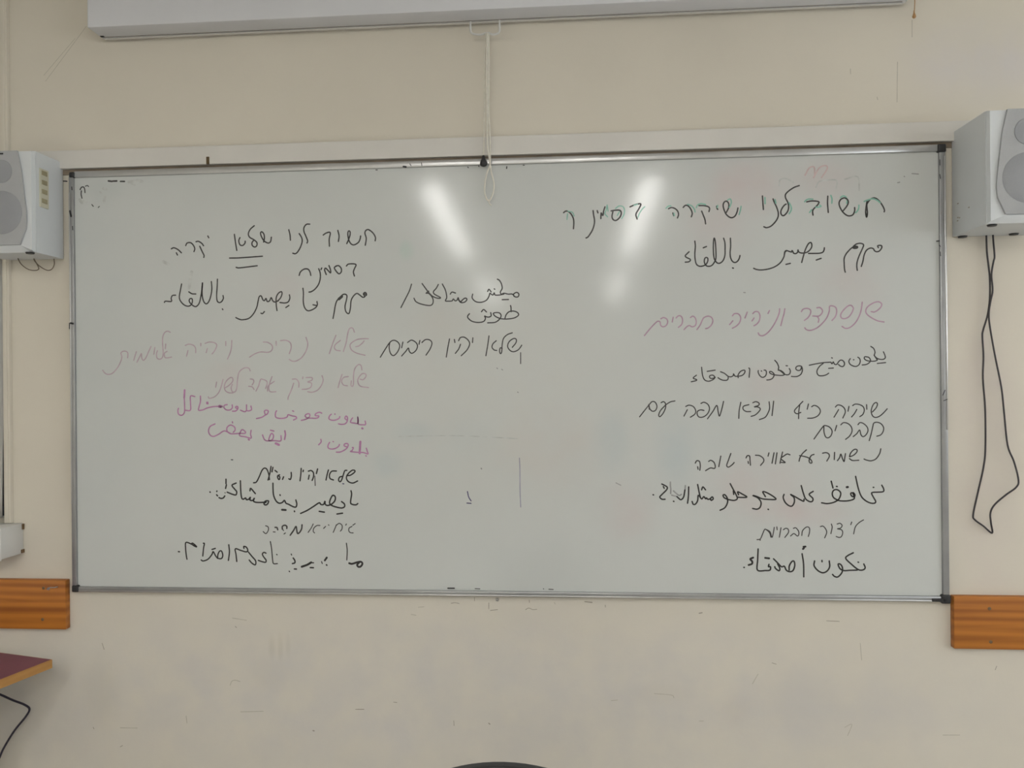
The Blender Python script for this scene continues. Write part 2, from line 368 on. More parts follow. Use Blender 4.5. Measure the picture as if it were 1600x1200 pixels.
INKC = {'black': (0.045, 0.042, 0.042), 'bold': (0.022, 0.02, 0.02), 'green': (0.22, 0.47, 0.38), 'pink': (0.43, 0.275, 0.37), 'faint': (0.455, 0.35, 0.405),
        'magenta': (0.45, 0.205, 0.385), 'grey': (0.30, 0.30, 0.30), 'ghost': (0.50, 0.515, 0.50), 'blue': (0.06, 0.05, 0.13), 'bluegrey': (0.28, 0.28, 0.36), 'palered': (0.55, 0.42, 0.42)}
INKM = {}
for k, v in INKC.items():
    INKM[k] = mat('marker_ink_'+k, v, 0.35, spec=0.4, var={'black': .5, 'bold': .4}.get(k, .16), vscale=55)
INK = '''
#1180,290,220|black|2.5|black Hebrew heading at the top right of the board, written over faded green letters
1272,170 1262,230 1255,300 1265,360 1275,310 1268,230 1275,200 1310,155 1355,140 1400,165 1445,225 1468,275 1466,298
1000,285 1040,235 1058,190 1045,155 1010,140 970,160 953,200 965,250 1000,305 1045,340 1085,343 1115,325 1130,285 1130,250
825,120 822,200 830,305
585,185 640,175 700,178 725,190 700,230 660,270 652,300 657,335
500,0 440,22 380,62 345,100 345,140 370,190 380,240 370,290 340,330 315,342 295,325 292,290 310,250 335,220 352,210
203,152 215,185 245,250 262,310 258,360 230,410 180,460 130,478 98,468
82,118 86,180 93,272
#1020,290,220|black|2.5|=
835,305 860,255 862,205 840,178 815,185 800,215 805,260 830,320 865,355 900,365 935,345 957,300 967,255
725,235 730,260 738,270
525,228 580,228 630,240 645,262 638,295
555,290 575,340 592,385 600,435
345,248 370,225 400,230 430,265 448,315 438,355
178,263 210,250 250,260 282,290 292,330 280,368
228,312 238,342
#860,290,220|black|2.6|=
905,242 950,222 1000,208 1028,212 1005,265 972,325 985,380
690,288 740,280 790,282 805,310 795,350 765,385 735,397 708,380 700,345 710,295
620,242 605,290 600,330 592,338 578,310 575,330 573,375
532,285 540,310
485,285 490,330 500,385 498,440 475,510 430,580 405,595
150,308 175,290 205,295 240,330 262,380 266,430 262,490
#1180,290,220|green|2.2|faded green letters showing behind the black heading at the top right of the board
970,135 1000,118 1030,130 1045,170 1040,200
1178,222 1175,260 1160,290 1140,308
1238,180 1290,160 1340,150 1390,170 1420,195
860,112 872,150 870,200
562,183 580,165 610,153 655,155
690,245 720,245 748,235 730,220
640,275 618,305
385,195 408,240 408,280 385,320
225,160 235,200
110,135 112,205
#1020,290,220|green|2.0|=
850,165 880,152 892,185 882,225 870,250
1003,235 995,280 980,330
737,225 732,250
495,250 510,220 550,205 600,215
395,213 440,230 470,265 480,300
150,258 175,235 205,230
240,315 245,340
#860,290,220|green|1.8|=
1072,240 1040,270 1010,320 995,360
950,225 990,212
740,260 780,232 825,240 842,280 835,330 810,375
785,295 760,340
645,220 632,280 620,320 650,355
645,220 655,290
200,290 250,305 270,345
195,320 188,385
#1220,360,180|black|2.4|black Arabic line directly under the heading at the top right of the board
1355,240 1345,215 1375,208 1400,215 1400,245 1370,285 1330,297 1300,280 1285,255 1250,245 1210,260 1180,290 1155,350 1140,430 1118,500
1062,555 1055,500 1060,440 1085,360 1130,260 1150,205 1130,185 1090,180 1040,195 1000,235 1020,250 1060,245 1065,225 1030,220 990,240 950,275 905,330 880,390 880,460 885,540 895,580
1000,240 1060,228
605,242 600,275 580,305 530,318 450,320 385,320
290,445 310,370 340,270 380,190 415,168 430,195 425,240 390,285 350,308 290,315 250,300 238,270 235,300 210,322 180,318 165,290 155,280 150,300 110,290 75,280 55,300 48,340
492,412 560,388
72,472 132,458
#1060,370,180|black|2.4|=
1500,195 1480,215 1472,250 1460,290 1420,355 1350,410 1260,445 1160,460 1090,455 1045,438
855,260 845,300 820,340 785,357 750,340 725,290 718,220 725,130 722,20
752,432 764,436
628,20 645,80 648,170 645,260 620,330 575,367 535,360 500,310 488,240 485,130 490,40 500,20 512,70 520,180 520,300 495,360 460,400 415,410 380,395 360,350 365,305 385,287 408,300 405,345 380,385 340,405 290,408 250,380 232,310 228,230 235,130 228,60
345,153 390,135
148,208 110,245 95,265 110,285 160,310 165,330 140,348 95,352
#1200,460,200|pink|2.0|faded magenta Hebrew line in the upper right of the board, above a tilted black Arabic line
1290,215 1330,220 1380,190 1415,150 1418,115 1380,92 1320,105 1250,150 1222,200 1235,245 1290,290 1370,330 1450,345
1178,98 1165,190 1140,270 1095,350 1030,410 970,425 925,400
1065,165 1040,138 1000,145 940,200 908,255 920,295 960,303 1010,280 1050,225 1068,175
800,325 840,280 858,220 850,170 820,148 772,148 765,210 735,290 680,360 610,420 530,450 480,440 460,418
610,168 650,165 680,200 670,240 630,272 560,270
615,272 635,310 628,348
418,215 440,185 490,175 530,195 530,240 500,290 455,325
210,180 200,240 180,310 160,390
145,180 140,230 110,310 60,400 0,475 -60,515 -105,510 -122,482
18,202 0,238
#1000,460,200|pink|2.0|=
1410,240 1440,215 1480,222 1500,270 1490,330 1460,370 1425,392
1425,295 1400,332
1340,222 1312,295
1155,268 1180,242 1230,245 1258,290 1245,350 1205,395 1155,423
1160,330 1120,378
712,440 750,385 780,320 800,290 850,272 895,290 910,335 890,385 850,420 820,428
630,290 660,272 690,295 703,345 690,390 650,405 620,390 590,400 550,440
450,295 480,268 515,275 532,320 520,375 480,412
415,285 403,345
260,305 295,290 335,310 345,350 325,390 285,405 258,385 250,345 225,335 190,360 120,435 55,515
#1220,530,180|black|2.0|tilted black Arabic line between the magenta line and a Hebrew line on the right of the board
1425,175 1445,220 1450,260 1420,280 1370,278 1330,260 1300,225 1308,180 1290,130 1250,100
1295,222 1330,275 1340,290 1300,305 1240,305 1190,295 1160,270 1165,245 1190,245 1225,255 1245,290 1235,320 1190,350 1130,358
1340,337 1455,325
965,270 945,305 960,345 1000,370 1045,378 1085,355 1103,310 1095,270 1070,250
1008,285 1016,285
800,350 830,375 865,378 885,345 870,305 835,290 805,310 775,350 745,345 730,315 722,325 710,342 695,320 680,320 600,325 500,340 395,362
590,335 540,375 505,430 505,475 530,505 580,508 630,495 665,472
705,258 716,262
665,405 730,400
280,410 290,380 250,370 215,385 210,415 240,435 275,425 290,385 300,430 280,485 235,515 190,520 148,517
#1060,530,180|black|2.0|=
1540,408 1555,440 1545,480 1515,495 1470,485 1430,450 1390,420 1392,385 1370,330 1338,293
1385,430 1430,440 1475,485 1440,503 1370,500 1310,490 1270,470 1270,448 1300,455 1330,490 1310,540 1270,562 1228,567
1495,368 1515,370
1110,435 1108,460 1130,505 1165,530 1205,515 1222,475 1215,435 1190,430
1150,440 1156,444
978,400 990,420 982,530
830,535 828,500 860,450 905,430 925,440 915,475 880,505 820,515 785,512 765,480 762,505 730,522 690,515 640,475 585,452
690,515 690,550 670,570 620,570 580,555 550,535
510,530 480,500 440,505 432,525 450,545 490,540 510,525 490,555 440,580 400,582 360,560 335,500 322,390
400,447 510,430
250,500 205,540 250,560 245,575 178,592
#1200,610,200|black|2.0|black Hebrew line with the numeral 4, and the short word below it, on the right of the board
1305,270 1350,220 1368,175 1355,152 1325,165 1300,210 1290,265 1305,315 1340,338 1390,325 1440,285 1490,230
1232,178 1235,235
1058,190 1090,172 1145,178 1190,205 1203,250 1185,300 1148,328
1110,238 1080,290 1045,332
1012,200 1000,260
842,208 870,183 915,190 955,225 965,275 935,345
882,240 850,295 825,335
545,205 575,188 615,200 648,235 652,275 620,320 560,345 495,348
505,170 490,235
435,138 380,195 335,245 335,275 365,292 410,275
398,175 385,260 382,352
70,135 60,230 50,315
1265,628 1290,540 1310,450 1322,410 1360,398 1410,415 1443,460 1440,510 1410,555 1360,573
1125,428 1150,403 1195,415 1240,460 1248,510 1220,560 1185,578 1160,550 1145,495 1110,540 1065,578
910,430 945,403 1000,415 1040,455 1050,510 1020,570 970,612
858,438 838,505
575,608 630,530 690,450 720,440 770,460 800,505 790,560 755,592 720,580 700,520 698,450
#990,610,220|black|2.0|=
1540,130 1545,200 1530,250 1495,305 1430,332
1355,140 1390,128 1425,145 1420,170 1370,188 1410,188 1440,210 1420,245 1380,280 1335,295
1218,135 1200,225 1195,318
1330,240 1280,240 1245,215 1250,180 1310,162
1022,125 1000,220 975,293 960,240 945,170 900,240 840,322
765,148 800,135 845,160 862,210 840,265 795,300 750,305 725,280 725,240 760,222 800,228
592,183 630,168 680,185 705,230 695,270 645,305
610,220 572,292
470,120 420,130 370,160
312,140 340,128 362,150 362,200 335,260 300,298 285,280 305,230 345,185 370,160
68,300 175,165 210,128 245,135 265,180 250,225 215,237 185,210 175,165
172,160 178,215
#1200,690,200|black|2.1|small black Hebrew line on the right of the board, just above a bold Arabic line
1410,90 1395,150 1350,215 1290,240 1235,232 1200,218
1020,190 1070,170 1110,130 1110,100 1075,100 1035,140 1018,185
1018,212 1045,232 1070,237 1135,233
968,150 960,200 950,250 930,210 910,155 895,200 868,238
832,135 828,225
682,145 725,138 760,155 765,190 735,243
480,103 430,150 400,200 388,245
395,175 450,185 510,205 545,240 545,268 520,262 515,225 540,175 575,160
182,130 165,200 150,270
275,165 240,155 205,175 160,210 190,240 215,262 165,260
112,140 92,278
75,140 50,270
#1000,690,220|black|2.1|=
1465,128 1455,165
1312,155 1360,160 1400,190 1405,225 1370,270
1205,185 1220,160 1245,165 1250,210 1255,268
1228,225 1232,248
1032,135 1005,210 985,270 1005,290 1045,265 1070,238
918,165 895,285
780,225 805,213 840,235 855,280 845,305 800,300 745,330
628,245 645,218 675,225 685,270 680,325
655,285 660,315
#1200,690,200|bold|2.4|bold black Arabic line with dots on the lower right of the board, a smeared word at its left end
1422,545 1445,590 1440,625 1370,632 1310,635 1295,650 1320,700 1345,745 1335,768 1290,770 1230,745 1170,690 1130,590 1095,435
1315,572 1322,572
1070,640 1035,645 1045,680 1080,690 1085,660 1060,640 1080,700 1060,725 1000,740 930,742 880,735 820,700 803,650 820,610 860,600 900,625 908,665 880,725 820,760 740,775 670,765
w3.4 985,570 997,568
855,560 865,562
790,495 812,580
565,622 520,650 520,670 560,710 555,745 520,750 470,715 440,640 415,550
450,720 445,745 400,725 340,690 280,660 325,700 328,760 300,805 260,800 215,760 190,700 200,660
#1000,690,220|bold|2.4|=
1425,625 1395,570 1440,580 1510,620 1545,655 1480,658 1390,650 1330,625 1280,612 1340,640 1375,690 1365,745 1330,768 1280,760
1455,768 1460,772
1025,478 1060,545 1095,610 1105,650 1070,668 1010,660 960,640 943,610 965,605 990,640 995,690 965,750 910,780
1120,605 1110,570 1160,595 1215,630 1150,635 1105,630
1060,560 1065,600
800,650 810,668 832,650 820,628 795,650 770,655 755,640 745,650 725,625 705,650 690,640 675,590 655,488
690,640 662,610 655,670 630,710 605,712 592,680
700,548 715,515 745,548
553,515 550,620 540,700
510,550 495,630 465,660 435,640 420,625
380,678 386,680
248,482 285,500 310,520 300,550 250,600 225,630 250,655 285,655
265,510 275,530
148,604 154,606
#1000,690,220|grey|2.2|half wiped grey ink in the last word of the bold Arabic line
515,500 512,545
420,625 360,608
345,460 345,500 350,540 348,590
380,560 440,610 470,600
#1140,800,240|black|1.8|thin black Hebrew line near the bottom right of the board
1395,82 1350,110 1310,155 1292,228
1272,105 1262,132
1120,125 1150,118 1172,140 1155,168 1122,175 1165,185 1178,215 1165,255 1140,265 1110,255
1060,125 1068,160 1055,225
945,152 975,148 1005,185 1010,220 990,270
752,245 760,195 800,157 830,165 832,210 820,255
665,170 690,165 718,200 720,235 705,250 670,225 635,250
560,185 585,170 610,180 612,215 575,265
535,165 518,262
492,155 495,185
465,160 455,220 445,262
430,262 415,215 375,180 360,190 345,225 320,280 285,288
375,180 420,205 438,262
320,280 318,295
#1140,800,240|bold|2.5|bold black Arabic line, lowest on the right half of the board
1398,542 1412,580 1390,603 1340,600 1270,545 1210,485 1230,455 1288,425
1330,605 1250,608 1190,610 1150,590 1130,545 1155,545 1175,580 1170,630 1130,675 1095,672 1072,650
1338,522 1343,524
885,510 880,560 920,610 970,633 1015,615 1042,570 1038,510
962,505 963,518
755,435 770,540 772,675
w3.2 765,385 775,372
w3 770,362 790,360
620,605 622,560 650,515 672,515 678,560 660,610 625,622 590,605 570,565 540,570 500,530 458,488
500,540 522,585 515,612 480,590 470,570
410,545 405,570 425,570 420,605 370,610 290,605 292,500 297,385
w3 370,478 412,483
w3 245,475 215,490 235,515 232,540 198,552
148,577 153,577
#400,340,200|black|2.5|black Hebrew heading on the left of the board with two words underlined twice
1490,290 1492,245 1460,190 1405,150 1370,165 1362,200 1378,260 1366,345
1135,325 1155,280 1175,220 1175,175 1155,170 1148,210 1160,280 1190,330 1230,340 1280,310 1300,270 1308,230
1023,160 1038,230 1030,298
840,218 880,192 928,188 915,270 918,358
672,82 630,85 600,125 600,175 625,235 645,290 638,318
540,200 570,250 577,300 555,370 520,430 490,452 460,445
410,152 425,215 430,282
1130,605 1160,580 1248,585 1230,640 1218,680 1230,730
1005,605 980,625 995,660 1035,702 1065,680 1065,635 1035,602 1000,605
912,600 930,650 932,692 900,660 870,632 858,655 878,712
822,630 812,650
540,722 555,680 600,645 650,645 675,680 685,722
#430,420,180|black|2.5|=
605,0 625,60 625,140 600,220 550,285 500,318 470,323
#250,340,200|black|2.5|=
1295,305 1305,260 1300,210 1275,178 1258,190 1265,230 1300,290 1350,318 1382,300 1392,245
1178,102 1130,145 1105,200 1120,245 1170,275 1210,310 1210,350 1185,368 1155,350 1150,315 1170,285
930,210 945,320 960,410
1000,250 985,290 1000,340 1035,348 1062,320 1065,295
870,506 1000,503 1280,483
952,622 1000,628 1215,602
598,230 610,252
450,302 480,297 520,320 545,352
497,358 530,430 550,470 548,498
322,350 340,318 385,315 420,350 435,390 425,425
142,390 175,378 225,400 268,440
205,440 218,468
#430,420,180|black|2.4|black Arabic line under the left heading, ending in a long curved tail
1240,350 1258,352 1262,338 1245,328 1225,350 1245,385 1215,395 1175,365 1135,342 1090,375 1055,440 1045,540 1030,610 1010,622 980,590 970,520 990,430 995,370 960,352 920,375 860,440 835,510 820,600 803,690
1240,380 1268,365 1265,340
w4.5 885,420 925,385
385,270 392,340 390,450 405,530 445,580 500,575 560,540 585,500 580,455
525,500 575,510
198,362 203,410 180,460 130,475 65,468
148,538 190,510
25,580 15,500 15,400 45,340 85,318 95,350 70,410 20,455 -20,460
#240,420,200|black|2.4|=
1560,400 1520,415 1490,400 1470,360 1450,400 1420,408 1405,370 1385,398 1365,385 1345,340 1320,350 1305,410 1290,480 1250,560 1190,620 1110,637 1065,628 1028,610
1342,555 1362,560 1385,535
868,335 872,370 850,410 820,422 795,400 788,330 795,220 798,130
860,502 866,510
722,160 728,250 715,340 690,410 660,438 630,415 610,350 605,270 612,170 605,260 590,350 570,430 535,470 500,465 460,430 445,400 455,375 480,375 485,410 470,450 430,468 380,450 335,400 322,350 335,270 350,190
440,288 480,312 528,315
275,330 235,335 220,370 222,408 150,405 135,420
#240,420,200|ghost|5|wiped grey smears beside the left heading
475,40 460,120 445,240
190,-55 120,-90
#610,430,220|black|2.2|two rows of black Arabic ending in a slash, in the upper middle of the board
1405,240 1400,215 1435,195 1460,215 1450,245 1415,245 1385,215 1340,215 1290,205 1260,215 1250,190 1270,150 1262,100 1240,60 1215,45
1290,215 1240,225 1190,225 1180,200 1165,225 1145,215 1130,205 1120,240 1090,285 1030,308 970,300 930,260 935,215
1105,185 1120,160 1145,190
1180,155 1186,160
1270,278 1342,276
770,275 800,310 845,305 870,275 850,260 820,280 800,300 780,285 770,255 755,285 735,290 715,270 700,292 650,295 625,290 640,250 625,170 590,100
680,215 700,192 740,203
545,105 520,150 490,185 500,215 570,255 540,262 480,240 430,190 360,95
405,205 440,210 480,260 485,310 465,340 420,343 340,325 290,300 268,262
w3 415,200 432,185
240,102 215,180 170,270 120,368
1365,345 1370,365 1372,415
1300,498 1315,450 1350,415 1400,408 1445,425 1455,455 1410,485 1340,497 1290,498 1240,490 1190,465 1170,435 1200,425 1240,430 1258,460 1240,500 1190,535 1105,542
1140,425 1145,460 1125,475 1100,475 1085,470 1070,465 1080,490 1060,525 1000,537 930,525 885,490 878,465 898,438
1035,415 1060,390 1092,418
#610,430,220|black|2.1|black Hebrew line of three words across the middle of the board
1385,820 1425,770 1430,730 1400,720 1350,755 1332,810 1360,855 1400,870 1450,850 1480,815 1492,795
1385,655 1330,675 1285,720 1270,790 1265,870 1250,892 1240,860 1250,825 1270,835
1120,690 1105,800 1085,915
1203,745 1165,780 1155,820 1180,850 1208,855
w1.5 1480,880 1480,1005
937,712 933,765
775,745 795,710 840,705 885,740 900,785 870,850 805,915
797,785 775,840 738,888
727,730 733,765
672,725 655,810 635,930
358,765 400,732 450,738 472,775 450,840 405,908
335,742 325,785
195,765 240,738 290,765 308,805 290,855 245,888 215,865 205,828 175,865 128,918
142,760 128,825
#430,510,220|black|2.1|=
1195,350 1250,260 1305,180 1350,158 1395,180 1415,225 1390,290 1345,332 1310,305 1295,240 1302,185
#430,510,220|faint|1.9|faint magenta Hebrew line, upper of two on the left half of the board
915,230 950,222 990,190 1010,165
1058,140 1000,140 930,150 870,185 850,220 870,270 930,305 1020,328
900,65 880,20 845,25 825,80 805,190 775,285
690,102 655,190 615,310
740,160 690,200 672,235 690,268 740,278
350,125 370,200 350,280 300,355 240,392 195,395 160,375
60,162 120,158 170,185 182,240 160,310
10,170 12,215
#290,510,160|faint|1.9|=
1215,245 1280,250 1345,290 1358,340 1335,385 1280,405 1170,400 1080,430 1000,480
722,220 715,340 690,430 655,510
628,235 628,300
305,265 370,245 450,255 487,295 460,370 415,430
340,345 322,410
238,265 238,305
#150,510,160|faint|1.9|=
1395,298 1450,278 1520,295 1555,340 1558,410
1437,378 1415,465
1160,92 1120,75 1075,95 1045,160 1040,260 1050,400 1040,480 1000,512 955,495 945,430 960,380
1090,275 1083,350
1110,390 1070,420 1075,480 1110,492 1180,480
920,330 905,435
860,315 820,400 780,490 740,530 715,490 710,425 690,460 640,560
630,395 590,530
495,490 498,420 470,390 420,390 390,420 405,470 390,540 340,640 260,730 190,750 140,730 105,685
#430,510,220|faint|1.9|faint magenta Hebrew line, lower of two on the left half of the board
965,600 1000,605 1030,570 1025,540 985,540 945,590 940,635 970,680 1060,695
985,495 975,445 945,435 905,480 890,560 890,640 880,680 862,670 865,620
760,545 735,620 715,695
830,570 780,580 755,620 775,665 820,675
532,560 545,610 525,670 480,725 420,748 370,742
350,582 415,582 418,610 370,632 412,645 405,690 360,712 305,715
315,575 312,595
195,600 240,600 268,640 268,690
210,645 185,720 150,800 145,830
#290,510,160|faint|1.9|=
1350,785 1320,870 1300,950 1310,1010 1350,1025 1410,1020
1385,860 1290,930 1280,1010
1100,1010 1140,930 1172,830 1210,830 1260,850 1275,890 1250,970
1010,822 1055,830 1065,870 1040,915
985,935 1040,945 1070,985
1010,695 990,655 940,645 880,670 830,730 810,850 800,960 775,1020 730,1020 712,960 730,905
610,965 680,920 735,860 735,810 700,800 640,850 605,930 620,1000 670,1035 740,1040
585,830 560,930 520,1030 460,1095 400,1120 365,1122 355,1100
485,870 470,950
#430,610,170|magenta|2.1|two rows of magenta Arabic on the left half of the board
1322,450 1328,500 1290,505 1220,490 1215,385 1218,480 1160,480 1108,468 1120,430 1138,405
w3.2 1277,556 1286,562
1050,435 1025,410 1040,378 1062,395 1060,450 1030,490 980,500 930,492
950,385 940,410 890,435 830,438 790,415 800,375 825,350
876,345 880,352
685,335 650,322 600,340 590,370 640,375 630,400 590,410 540,408 480,405 440,380 460,350 500,345 510,375 480,410 430,430 385,440
270,435 315,410 300,385 250,375 190,358 175,390 120,410 40,408 5,385 5,330 20,300
255,300 272,308
1340,850 1355,900 1365,935 1300,915 1240,912 1110,900 1130,885 1150,845 1135,840
w3.6 1252,755 1242,925
1332,960 1340,966
1050,830 1015,815 1020,790 1055,780 1075,800 1060,840 1030,870 960,905 900,908
945,795 930,825 880,855 820,862 780,845 778,805 800,765
850,752 856,756
672,720 675,760 640,800
w2.6 142,595 150,650 138,720
#260,600,190|magenta|2.1|=
1300,400 1290,360 1310,345 1340,355 1330,390 1300,410 1250,440 1185,455
1112,290 1118,340 1060,350 1055,275
1058,345 1030,365 975,345
935,325 910,310 920,295 940,300 938,330 910,355 870,358
865,275 868,310 840,340 790,340 758,310 765,280 800,272
w2.8 735,295 700,285 690,300 720,305 700,295
700,295 620,298 540,315 480,340 425,345 430,300 448,230 448,160
530,240 533,260
545,240 547,262
375,165 318,160 318,260 315,345 245,345
w3 240,80 235,180
235,180 240,300 235,380 200,412 160,395 152,350 160,320
1115,610 1108,660 1115,712 1040,695 965,680 975,630 1000,600 1040,630 1030,650 960,650 850,655 800,620 800,570 845,540 895,565 905,605 880,635
850,655 780,620 740,625 690,660 620,690 575,670 555,620 575,560 640,525
868,498 872,512
w2.8 1080,728 1090,735
1508,680 1505,748 1420,745 1350,745 1360,690 1385,650 1410,680 1390,735 1330,748 1290,730 1265,670
1370,608 1415,620
w3.8 1440,782 1480,800
#390,720,200|bold|2.4|small bold black Hebrew line on the lower left of the board, broken in its last word
1215,185 1260,180 1310,145 1315,122 1280,120 1230,165 1210,215 1235,260 1290,278 1350,252
1215,120 1190,125 1170,180 1150,240 1130,262 1112,240 1125,205 1155,195
985,115 970,170 955,240
1085,128 1030,130 1000,170 1005,220 1048,240
850,102 835,160
735,130 770,122 798,150 798,200 782,245
745,180 735,230
w1.4 815,190 820,310
672,118 668,135
645,95 640,170 630,250
520,145 522,190 510,232 490,225
425,200 412,232
375,175 350,190 355,220 370,235 378,205 360,185
318,120 345,142
292,82 280,138
268,70 255,150 230,240
248,235 240,170 215,105 185,92 155,120 120,200 85,265 50,275
#390,720,200|bold|2.6|bold black Arabic line on the lower left of the board, dotted at its left end
1268,375 1275,420 1262,520 1285,545 1330,550 1352,535
1150,510 1185,540 1185,575 1150,590 1090,580 1030,560 1000,530 1010,480 1040,432 1070,450 1065,500 1020,545 970,558 945,540 942,505 925,545 890,545 870,525 800,570 720,620 638,658
870,632 935,642
1092,665 1162,655
578,490 590,540 578,578 540,572 490,545 455,530 435,495 410,520 370,530 330,500 300,430 293,350 292,280
w3.2 405,612 452,615
380,425 383,432
560,628 562,636
#310,720,200|bold|2.6|=
830,510 850,500 878,505 860,545 830,550 820,530 850,515 800,520 730,520 690,505 700,465 680,495 645,490 650,455 630,480 600,485 590,465 560,480 540,460 530,380 525,250
645,375 655,345 712,410
472,278 420,305 450,350 478,385 470,425 430,420 360,392
345,230 345,285
350,300 340,345
330,440 310,465 280,470 258,460
232,378 230,384
228,425 240,438
145,388 148,394
w1.5 332,398 336,402
#400,800,200|black|1.8|thin broken black Hebrew line near the bottom left of the board
1240,145 1210,165
1200,180 1165,200 1160,235 1180,258 1215,262
1130,150 1122,165
965,255 985,210 1005,160
1005,165 1040,142 1075,165 1075,210 1055,240
905,160 912,165
870,180 845,205
715,150 690,200 652,255
800,168 760,170 725,200 715,240 732,262
w2.4 575,160 570,210 545,255 520,268 510,230 500,180 470,230 428,290
w2.4 330,215 330,180 360,165 385,180 385,205
340,225 345,232
350,275 368,262
w2.4 238,192 262,195 272,222
215,248 240,250
120,172 150,185 155,225 125,270 90,245
#400,800,200|bold|2.6|bold black Arabic line with wiped gaps, lowest on the left half of the board
w1.8 1130,390 1140,480 1135,600
w3.2 1165,640 1200,648 1260,630 1310,622 1330,645 1310,680 1280,685 1265,660 1290,630
w3.2 885,570 860,605
880,660 886,666
w1.6 820,620 828,645
w3.5 690,630 640,660 572,684
w2 700,635 720,635
678,695 718,697
480,712 505,714
465,575 485,605 485,635 455,645
w1.8 440,525 446,538
w1.8 258,530 264,535
w2 415,740 420,745
w1.8 180,370 195,460 208,600 220,645 268,645
#260,800,200|bold|2.4|=
1245,515 1220,505 1200,525 1215,560 1245,600 1240,628 1200,622 1150,605
1025,500 1070,555 1115,610 1112,660 1070,640 1035,600
970,455 968,430 1000,440 1018,480 995,498 930,480 862,460 870,530 880,618
780,410 788,500 775,605
640,580 645,530 665,490 690,490 705,540 690,580 650,580 620,555 585,495 570,530 520,590 460,612 435,600
570,468 612,455
462,390 475,395 465,450 455,550
310,400 330,390 380,435 350,425 310,400 245,380 240,450 250,550 258,590
150,495 165,497
#680,700,180|blue|1.7|short blue tick and dash in the lower middle of the board
448,605 465,680 498,735
440,765 498,769
#680,700,180|bluegrey|1.5|thin vertical blue-grey line in the lower middle of the board
1170,140 1176,300 1178,600 1188,820
#680,700,180|grey|2|small grey ink specks scattered over the board
638,282 644,290
#500,500,400|grey|1.6|=
1135,308 1142,312
1235,450 1238,453
1105,300 1110,304
#400,400,400|blue|1.8|small blue dash under the lower left Hebrew line
542,1423 549,1424
#100,240,300|black|2.2|smudged black marks in the top left corner of the board
135,300 145,282 162,278 172,295 175,325
145,310 143,340 150,372
w1.6 178,272 195,266 205,275
w2.8 370,228 400,232
w2.8 405,230 440,228
w2.4 470,232 505,232
w1.6 232,425 245,440
w1.4 285,450 295,440
#100,240,300|ghost|5|grey wiped smears in the top left corner of the board
540,235 600,230 650,232
340,355 335,400
130,385 150,410
330,290 350,295
w3 160,390 190,405
w3 560,250 590,262
w3 300,320 310,330
w4 610,222 640,226
#1080,230,400|palered|2.2|pale red scribble near the top edge of the board on its right half
712,175 738,130 768,125 772,180
765,190 800,130 840,115 850,135 815,190
#1080,230,400|ghost|2.2|traces of an older wiped heading above the heading at top right
550,240 555,205 590,195 640,220
780,250 800,215 860,205 910,210 905,260
960,200 1040,185 1050,270
#1080,230,400|grey|1.6|=
1330,182 1334,184
1380,165 1420,168
1290,222 1303,219
#600,440,613.5|ghost|1.4|=
60,631 300,628 545,640
#600,440,613.5|grey|1.5|=
945,820 965,830
#800,400,400|grey|1.6|=
1448,228 1458,229
#200,600,400|black|1.8|tiny black dash between the magenta rows and the small Hebrew line at left
645,473 655,474
'''
groups = []
for ln in INK.strip().split('\n'):
    if ln[0] == '#':
        g, colr, wd, lab = ln[1:].split('|')
        x0, y0, w0 = map(float, g.split(','))
        cur = [(x0, y0, w0), colr, float(wd), lab, []]
        if lab == '=' and groups[-1][0] == colr: groups[-1][2].append(cur)
        else: groups.append([colr, lab, [cur]])
    else: cur[4].append(ln)
lift = .00005
for colr, lab, secs in groups:
    bm = bmesh.new(); s = lift; wk = {'black': .88, 'bold': .93}.get(colr, 1.0)
    for (g, c_, wd, l_, lines) in secs: s = strokes(bm, *g, lines, wd*wk, YS, s)
    o = obj('handwriting' if colr not in ('ghost', 'grey', 'palered') else 'ink_smear', bm, INKM[colr], surf, label=lab, kind='stuff')
# dirt spots along the frame
bm = bmesh.new()
strokes(bm, 680, 0, 453.5, ['180,922 184,926', '240,915 242,920', 'w1.8 395,920 394,930', '485,912 492,912'], 1.4, YF, .0022)
strokes(bm, 300, 200, 500, ['w3 1058,194 1070,196', '1148,175 1150,190', '1090,180 1096,190', '920,211 928,211'], 1.2, YF, .0022)
strokes(bm, 600, 880, 400, ['w2 400,155 440,155', '1030,161 1058,163', '996,158 998,160', '570,158 600,159'], 1.3, YF, .0022)
strokes(bm, 1400, 150, 333.3, ['w2 302,1090 320,1088', '326,590 330,620', '322,1120 330,1130', '326,480 327,520', '328,1170 332,1200'], 1.2, YF, .0022)
strokes(bm, 1450, 340, 693.6, ['52,640 60,622', '55,660 68,655'], 1.2, YF, .0022)
strokes(bm, 0, 220, 293.3, ['w3 600,600 610,645', '615,395 618,420', 'w2 545,345 575,347', '622,730 624,760'], 1.5, YF, .0022)
strokes(bm, 0, 400, 560, ['w3 318,300 328,302', '312,300 312,325'], 1.5, YF, .0022)
obj('dirt_specks', bm, BLACKP, wb, kind='stuff')

